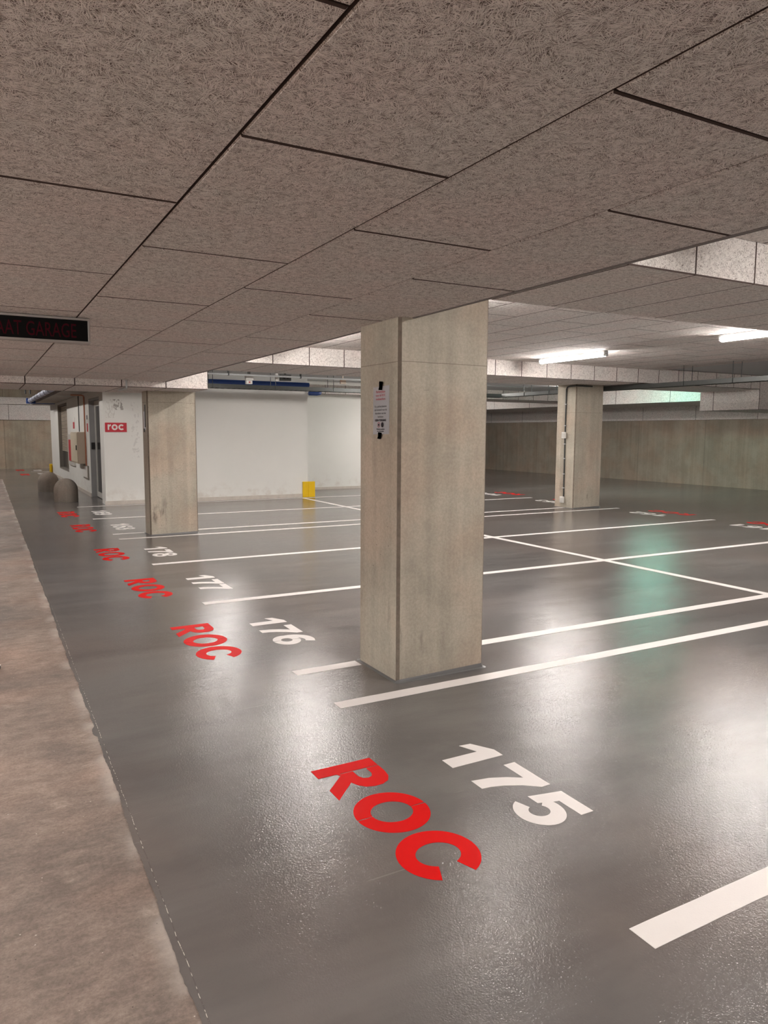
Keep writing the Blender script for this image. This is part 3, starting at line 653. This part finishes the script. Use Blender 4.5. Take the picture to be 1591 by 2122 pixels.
# notice on left column's side (dark strip with torn white paper)
t = thing('paper_notice', 'narrow torn notice with black tape on the side of the left column', 'notice', (2.262, 11.7, 1.6))
bm = bmesh.new(); side_quad(bm, 11.62, 11.78, 1.62, 1.90, 2.2615); local(obj('sheet', bm, 'paper'), t)
bm = bmesh.new(); bx(bm, 2.255, 2.2605, 11.62, 11.66, 1.66, 2.00); bx(bm, 2.255, 2.2605, 11.70, 11.76, 1.585, 1.64); local(obj('black_tape', bm, 'black'), t)

# ------------------------------------------------------------ roc sign on the office wall
rs = thing('roc_wall_sign', 'red rectangular sign with white lowercase roc on the white office wall', 'sign', (2.63, 16.745, 1.67))
bm = bmesh.new(); bx(bm, 2.412, 2.856, 16.738, 16.749, 1.578, 1.778, 0.002); plt = local(obj('plate', bm, 'red'), rs)
o = obj('lettering', glyph_mesh('roc', 0.118, 0.06, 0.002), 'white'); o.rotation_euler = (math.pi/2, 0, 0); o.location = (2.463, 16.7375, 1.622); sub(o, plt)

# ------------------------------------------------------------ corner guards, bollards
def guard(x, y, label, sx=1):
    t = thing('corner_guard', label, 'corner guard', (x, y, 0), group='yellow corner guards')
    bm = bmesh.new(); bx(bm, -0.15 if sx > 0 else 0.0, 0.03 if sx > 0 else 0.16, -0.035, 0.0, 0.0, 0.385, 0.008); bx(bm, 0.001 if sx > 0 else -0.035, 0.035 if sx > 0 else -0.001, -0.035, 0.15, 0.0, 0.385, 0.008)
    obj('angle_profile', bm, 'yellow', t); return t
g = guard(7.10, 16.748, 'yellow corner guard at the foot of the white office wall near the middle')
bm = bmesh.new(); bx(bm, 0.0, 0.17, -0.045, -0.002, 0, 0.385, 0.006); obj('cover_plate', bm, 'yellow', g)
g = guard(2.378, 29.538, 'yellow corner guard at the far end of the office side wall behind the bollards', -1)
bm = bmesh.new(); bx(bm, -0.10, -0.036, -0.12, 0.03, 0, 0.385, 0.006); obj('cover_plate', bm, 'yellow', g)
def bollard(x, y, label):
    bm = bmesh.new(); R_, H_ = 0.255, 0.525; hc = 0.26
    prof = [(R_*0.985, 0.0), (R_, 0.02), (R_, hc)]+[(R_*math.cos(a_), hc+(H_-hc)*math.sin(a_)) for a_ in [math.pi/2*k/14 for k in range(1, 14)]]+[(0.004, H_)]
    lathe(bm, prof); o = obj('concrete_bollard', bm, 'bollard', None, (x, y, 0.0025), True)
    return tag(o, label, 'bollard', 'dome-topped concrete bollards')
bollard(1.71, 18.05, 'nearer dome-topped concrete bollard beside the office door')
bollard(1.585, 21.15, 'farther dome-topped concrete bollard, partly hidden by the nearer one')

# ------------------------------------------------------------ things on the office side wall
cb = thing('fire_hose_cabinet', 'beige box cabinet mounted on the office side wall beside the door', 'cabinet', (2.38, 20.4, 0.76))
bm = bmesh.new(); bx(bm, 2.185, 2.379, 19.75, 21.2, 0.78, 1.57, 0.006); local(obj('body', bm, 'beige'), cb)
bm = bmesh.new(); bx(bm, 2.17, 2.184, 19.78, 21.17, 0.81, 1.54, 0.004); cdr = local(obj('cabinet_door', bm, 'beigedark'), cb)
bm = bmesh.new(); bx(bm, 2.150, 2.170, 19.84, 19.90, 1.12, 1.24, 0.003); sub(obj('handle', bm, 'darksteel'), cdr)
t = thing('extinguisher_sign', 'red and white framed safety panel on the wall beyond the beige cabinet', 'sign', (2.38, 23.0, 0.8))
bm = bmesh.new(); bx(bm, 2.33, 2.379, 22.1, 23.5, 0.62, 1.50, 0.004); local(obj('backing', bm, 'frame'), t)
bm = bmesh.new(); bx(bm, 2.30, 2.33, 22.3, 23.0, 0.75, 1.35, 0.004); local(obj('red_box', bm, 'red'), t)
t = thing('low_notice_board', 'small white notice in a dark frame under the beige cabinet', 'notice', (2.38, 19.7, 0.5))
bm = bmesh.new(); bx(bm, 2.35, 2.379, 19.35, 20.25, 0.40, 0.74, 0.003); local(obj('frame', bm, 'window_reveal'), t)
bm = bmesh.new(); bx(bm, 2.343, 2.35, 19.42, 20.18, 0.44, 0.72); local(obj('sheet', bm, 'white'), t)
for y0, y1, z0, z1, m1, lb in ((19.2, 19.4, 1.58, 1.78, 'red', 'small red and white safety sign right beside the office door jamb'), (22.0, 22.35, 1.66, 1.84, 'red', 'small red pictogram sign high on the office side wall left of the pipes'), (19.25, 19.4, 1.88, 1.98, 'ink', 'tiny dark sign above the red sign beside the office door')):
    t = thing('safety_sign', lb, 'sign', (2.38, y0, z0)); bm = bmesh.new(); bx(bm, 2.374, 2.379, y0-0.02, y1+0.02, z0-0.02, z1+0.12); local(obj('plate', bm, 'white'), t)
    bm = bmesh.new(); bx(bm, 2.370, 2.374, y0, y1, z0, z1); local(obj('symbol_field', bm, m1), t)
bm = bmesh.new(); tube(bm, [(2.05, 19.60, 2.47), (2.30, 19.60, 2.47), (2.335, 19.60, 2.46), (2.35, 19.60, 2.43), (2.35, 19.60, 1.5), (2.35, 19.60, 0.74)], 0.016)
tag(obj('copper_conduit', bm, 'copper', smooth=True), 'copper-coloured pipe running down the office side wall next to the beige cabinet', 'pipe')
bm = bmesh.new(); tube(bm, [(2.345, 20.7, 2.50), (2.345, 20.7, 1.575)], 0.012)
tag(obj('cable_conduit', bm, 'darksteel', smooth=True), 'thin dark conduit dropping into the top of the beige cabinet', 'pipe')
# conduit on the low beam
bm = bmesh.new(); tube(bm, [(1.84, 10.705, 2.30), (1.84, 10.705, 2.20), (1.84, 10.72, 2.188), (1.84, 11.3, 2.188)], 0.013)
tag(obj('cable_conduit', bm, 'greypipe', smooth=True), 'short grey conduit bent around the low beam left of the left column', 'pipe')

# ------------------------------------------------------------ services
# insulated pipe with bands and its blue tray (left)
ip = thing('insulated_pipe', 'silver insulated pipe with black bands running away above the office wall', 'pipe', (1.60, 20, 2.6))
bm = bmesh.new(); tube(bm, [(1.62, 13.0, 2.60), (1.62, 27.5, 2.60)], 0.075, 16); local(obj('insulation', bm, 'bluegrey', smooth=True), ip)
for k in range(12):
    yy = 14.0+k*1.15; bm = bmesh.new(); tube(bm, [(1.62, yy, 2.60), (1.62, yy+0.07, 2.60)], 0.080, 16); local(obj('band', bm, 'black', smooth=True), ip)
t = thing('blue_cable_duct', 'dark blue duct along the far top of the office side wall', 'duct', (1.9, 27.6, 2.5))
bm = bmesh.new(); bx(bm, 1.50, 2.38, 27.5, 27.7, 2.50, 2.60, 0.01); bx(bm, 1.50, 1.56, 27.5, 27.7, 2.60, 2.68, 0.01); local(obj('duct_body', bm, 'blue'), t)
t = thing('blue_pipe', 'bright blue pipe rising beside the insulated pipe', 'pipe', (1.75, 19, 2.7))
bm = bmesh.new(); tube(bm, [(1.66, 22.0, 2.68), (1.66, 22.0, 3.399)], 0.09, 14); local(obj('pipe_body', bm, 'blue', smooth=True), t)
for xx in (1.30, 1.42):
    bm = bmesh.new(); tube(bm, [(xx, 24.0, 2.66), (xx, 24.0, 3.39)], 0.02, 8)
    tag(obj('suspension_rod', bm, 'darksteel'), 'thin rod hanging above the far end of the insulated pipe', 'rod', 'rods above the insulated pipe')
def tray(name, label, p0, p1, axis, width, z, drop_to, rods):
    t = thing(name, label, 'cable tray', p0)
    L = p1-(p0[1] if axis == 'y' else p0[0])
    def B(bm, a0, a1, b0, b1, z0, z1):
        if axis == 'y': bx(bm, b0, b1, a0, a1, z0, z1)
        else: bx(bm, a0, a1, b0, b1, z0, z1)
    for s in (-1, 1):
        bm = bmesh.new(); b = s*width/2; B(bm, 0, L, b-0.004, b+0.004, 0, 0.075); B(bm, 0, L, min(b, b-s*0.018), max(b, b-s*0.018), 0.075, 0.080); B(bm, 0, L, min(b, b-s*0.018), max(b, b-s*0.018), -0.004, 0.001); obj('side_rail', bm, 'galv', t)
    bm = bmesh.new(); a = 0.05
    while a < L: B(bm, a, a+0.035, -width/2+0.005, width/2-0.005, 0.0, 0.015); a += 0.12
    obj('rungs', bm, 'galv', t)
    bm = bmesh.new()
    for b in (-0.06, -0.02, 0.03, 0.07): B(bm, 0.02, L-0.02, b*width/0.2-0.012, b*width/0.2+0.012, 0.016, 0.042)
    obj('cables', bm, 'darksteel', t)
    for a in rods:
        for s in (-1, 1):
            bm = bmesh.new(); x_, y_ = (s*(width/2+0.012), a) if axis == 'y' else (a, s*(width/2+0.012))
            tube(bm, [(x_, y_, 0.0), (x_, y_, drop_to-p0[2])], 0.006, 6); obj('threaded_rod', bm, 'darksteel', t)
    return t
tray('cable_tray', 'long dark cable tray running away under the ceiling at the right above the bays', (12.0, 4.9, 2.52), 15.3, 'y', 0.22, 2.5, ZS-0.001 if False else ZH, [0.8, 2.3, 3.75, 4.8, 7.7, 8.6, 9.5])
tray('cable_tray', 'dark cable tray running crosswise in front of the white office wall', (2.5, 15.62, 2.525), 12.2, 'x', 0.30, 2.5, ZH, [0.6, 1.9, 3.3, 4.7, 6.1, 7.5, 8.9])
t = thing('grey_pipe', 'pale grey pipe running crosswise under the slab behind the second beam', 'pipe', (2.5, 15.0, 2.775))
bm = bmesh.new(); tube(bm, [(2.5, 15.0, 2.775), (12.5, 15.0, 2.775)], 0.02, 10); local(obj('pipe_body', bm, 'greypipe', smooth=True), t)
for xx in (4.6, 6.2, 8.0, 9.6):
    bm = bmesh.new(); bx(bm, xx-0.012, xx+0.012, 14.975, 15.025, 2.75, 2.898); local(obj('pipe_clip', bm, 'darksteel'), t)
t = thing('blue_pipe', 'dark blue pipe running along the top of the office front wall', 'pipe', (2.5, 16.62, 2.72))
bm = bmesh.new(); tube(bm, [(2.6, 16.62, 2.725), (7.08, 16.62, 2.725)], 0.055, 14); local(obj('pipe_body', bm, 'blue', smooth=True), t)
bm = bmesh.new(); tube(bm, [(7.10, 16.66, 2.53), (7.30, 16.66, 2.53), (7.40, 16.70, 2.545), (7.44, 16.78, 2.57)], 0.05, 14); local(obj('elbow', bm, 'blue', smooth=True), t)
t = thing('white_pipe', 'white pipe continuing to the right of the blue pipe above the tray', 'pipe', (7.2, 17.4, 2.849))
bm = bmesh.new(); tube(bm, [(7.3, 17.4, 2.849), (11.0, 17.4, 2.849)], 0.05, 14); local(obj('pipe_body', bm, 'whiteplastic', smooth=True), t)
t = thing('alarm_unit', 'white alarm box with a lower module fixed at the crosswise cable tray', 'alarm', (5.19, 15.40, 2.60))
bm = bmesh.new(); bx(bm, 5.09, 5.26, 15.34, 15.45, 2.70, 2.81, 0.010); local(obj('upper_box', bm, 'whiteplastic'), t)
bm = bmesh.new(); bx(bm, 5.105, 5.235, 15.35, 15.45, 2.615, 2.695, 0.008); local(obj('lower_module', bm, 'whiteplastic'), t)
bm = bmesh.new(); bx(bm, 5.155, 5.185, 15.343, 15.352, 2.64, 2.665); local(obj('red_indicator', bm, 'red'), t)
bm = bmesh.new(); bx(bm, 5.15, 5.20, 15.38, 15.42, 2.81, ZH); local(obj('bracket', bm, 'galv'), t)
t = thing('junction_box', 'grey junction box with two round glands above the crosswise tray', 'junction box', (6.0, 15.4, 2.7))
bm = bmesh.new(); bx(bm, 5.88, 6.13, 15.36, 15.45, 2.715, 2.85, 0.008); local(obj('housing', bm, 'galv'), t)
for xx in (5.96, 6.04):
    bm = bmesh.new(); tube(bm, [(xx, 15.34, 2.78), (xx, 15.362, 2.78)], 0.022, 14); local(obj('gland', bm, 'black'), t)
bm = bmesh.new(); bx(bm, 5.78, 5.83, 15.38, 15.45, 2.70, 2.87, 0.004); local(obj('side_cover', bm, 'whiteplastic'), t)
bm = bmesh.new(); bx(bm, 5.98, 6.02, 15.39, 15.42, 2.85, ZH); local(obj('bracket', bm, 'galv'), t)
t = thing('junction_box', 'small beige junction box above the crosswise tray near the foreground column', 'junction box', (7.4, 15.8, 2.7))
bm = bmesh.new(); bx(bm, 7.36, 7.50, 15.42, 15.47, 2.70, 2.79, 0.006); bx(bm, 7.42, 7.44, 15.44, 15.46, 2.79, ZH); local(obj('housing', bm, 'beige'), t)

# conduit and sockets on the right column
xf = 11.02
cd = thing('column_conduit', 'thin dark conduit running down the right column from the beam', 'pipe', (xf, 11.95, 0.2))
bm = bmesh.new(); tube(bm, [(xf+0.42, 11.64, 2.585), (xf+0.06, 11.635, 2.585), (xf-0.012, 11.66, 2.585), (xf-0.018, 11.85, 2.585), (xf-0.018, 11.92, 2.57), (xf-0.018, 11.945, 2.53), (xf-0.018, 11.945, 1.6), (xf-0.018, 11.935, 0.22)], 0.014)
local(obj('pipe_body', bm, 'darksteel', smooth=True), cd)
for z in (2.2, 1.75, 1.36, 1.05, 0.72, 0.42):
    bm = bmesh.new(); bx(bm, xf-0.036, xf-0.001, 11.92, 11.97, z, z+0.022, 0.003); local(obj('pipe_clip', bm, 'greypipe'), cd)
for z, lb in ((1.49, 'white socket box at mid height on the right column'), (0.11, 'white socket box near the foot of the right column')):
    t = thing('wall_socket', lb, 'socket', (xf, 11.94, z), group='white socket boxes on the column')
    bm = bmesh.new(); bx(bm, -0.075, -0.033, -0.055, 0.055, 0.0, 0.135, 0.008); obj('housing', bm, 'whiteplastic', t)
    bm = bmesh.new(); bx(bm, -0.084, -0.075, -0.042, 0.042, 0.02, 0.115, 0.004); obj('hinged_lid', bm, 'frame', t)

# shoe at the left edge
sh = thing('shoe', 'tip of a dark grey shoe on the bare concrete floor, left edge', 'shoe', (-0.2, 5.45, 0))
def slab_loop(z, k, dx=0.0):
    pts = []
    for i in range(28):
        a = 2*math.pi*i/28; cx_, sy_ = math.cos(a), math.sin(a); wd = 0.046+0.008*cx_
        pts.append((-0.075+dx+0.142*k*cx_, 5.45+wd*k*sy_, z))
    return pts
bm = bmesh.new(); L_ = [[bm.verts.new(p) for p in slab_loop(z, k)] for z, k in ((0.001, 0.93), (0.008, 1.0), (0.026, 0.99))]
for A, B in zip(L_, L_[1:]):
    for k in range(28): bm.faces.new((A[k], A[(k+1) % 28], B[(k+1) % 28], B[k]))
bm.faces.new(L_[0]); bm.faces.new(L_[-1]); local(obj('sole', bm, 'rubber', smooth=True), sh)
bm = bmesh.new(); prof = [(0.026, 0.96, 0), (0.045, 0.90, -0.004), (0.062, 0.74, -0.02), (0.078, 0.56, -0.045), (0.095, 0.45, -0.07), (0.11, 0.42, -0.08)]
L_ = [[bm.verts.new(p) for p in slab_loop(z, k, dx)] for z, k, dx in prof]
for A, B in zip(L_, L_[1:]):
    for k in range(28): bm.faces.new((A[k], A[(k+1) % 28], B[(k+1) % 28], B[k]))
bm.faces.new(L_[-1]); local(obj('upper', bm, 'shoecloth', smooth=True), sh)
bm = bmesh.new(); tube(bm, [(p[0], p[1], 0.030) for p in slab_loop(0.030, 0.985)[20:28]+slab_loop(0.030, 0.985)[0:9]], 0.0022, 6); local(obj('welt', bm, 'white'), sh)
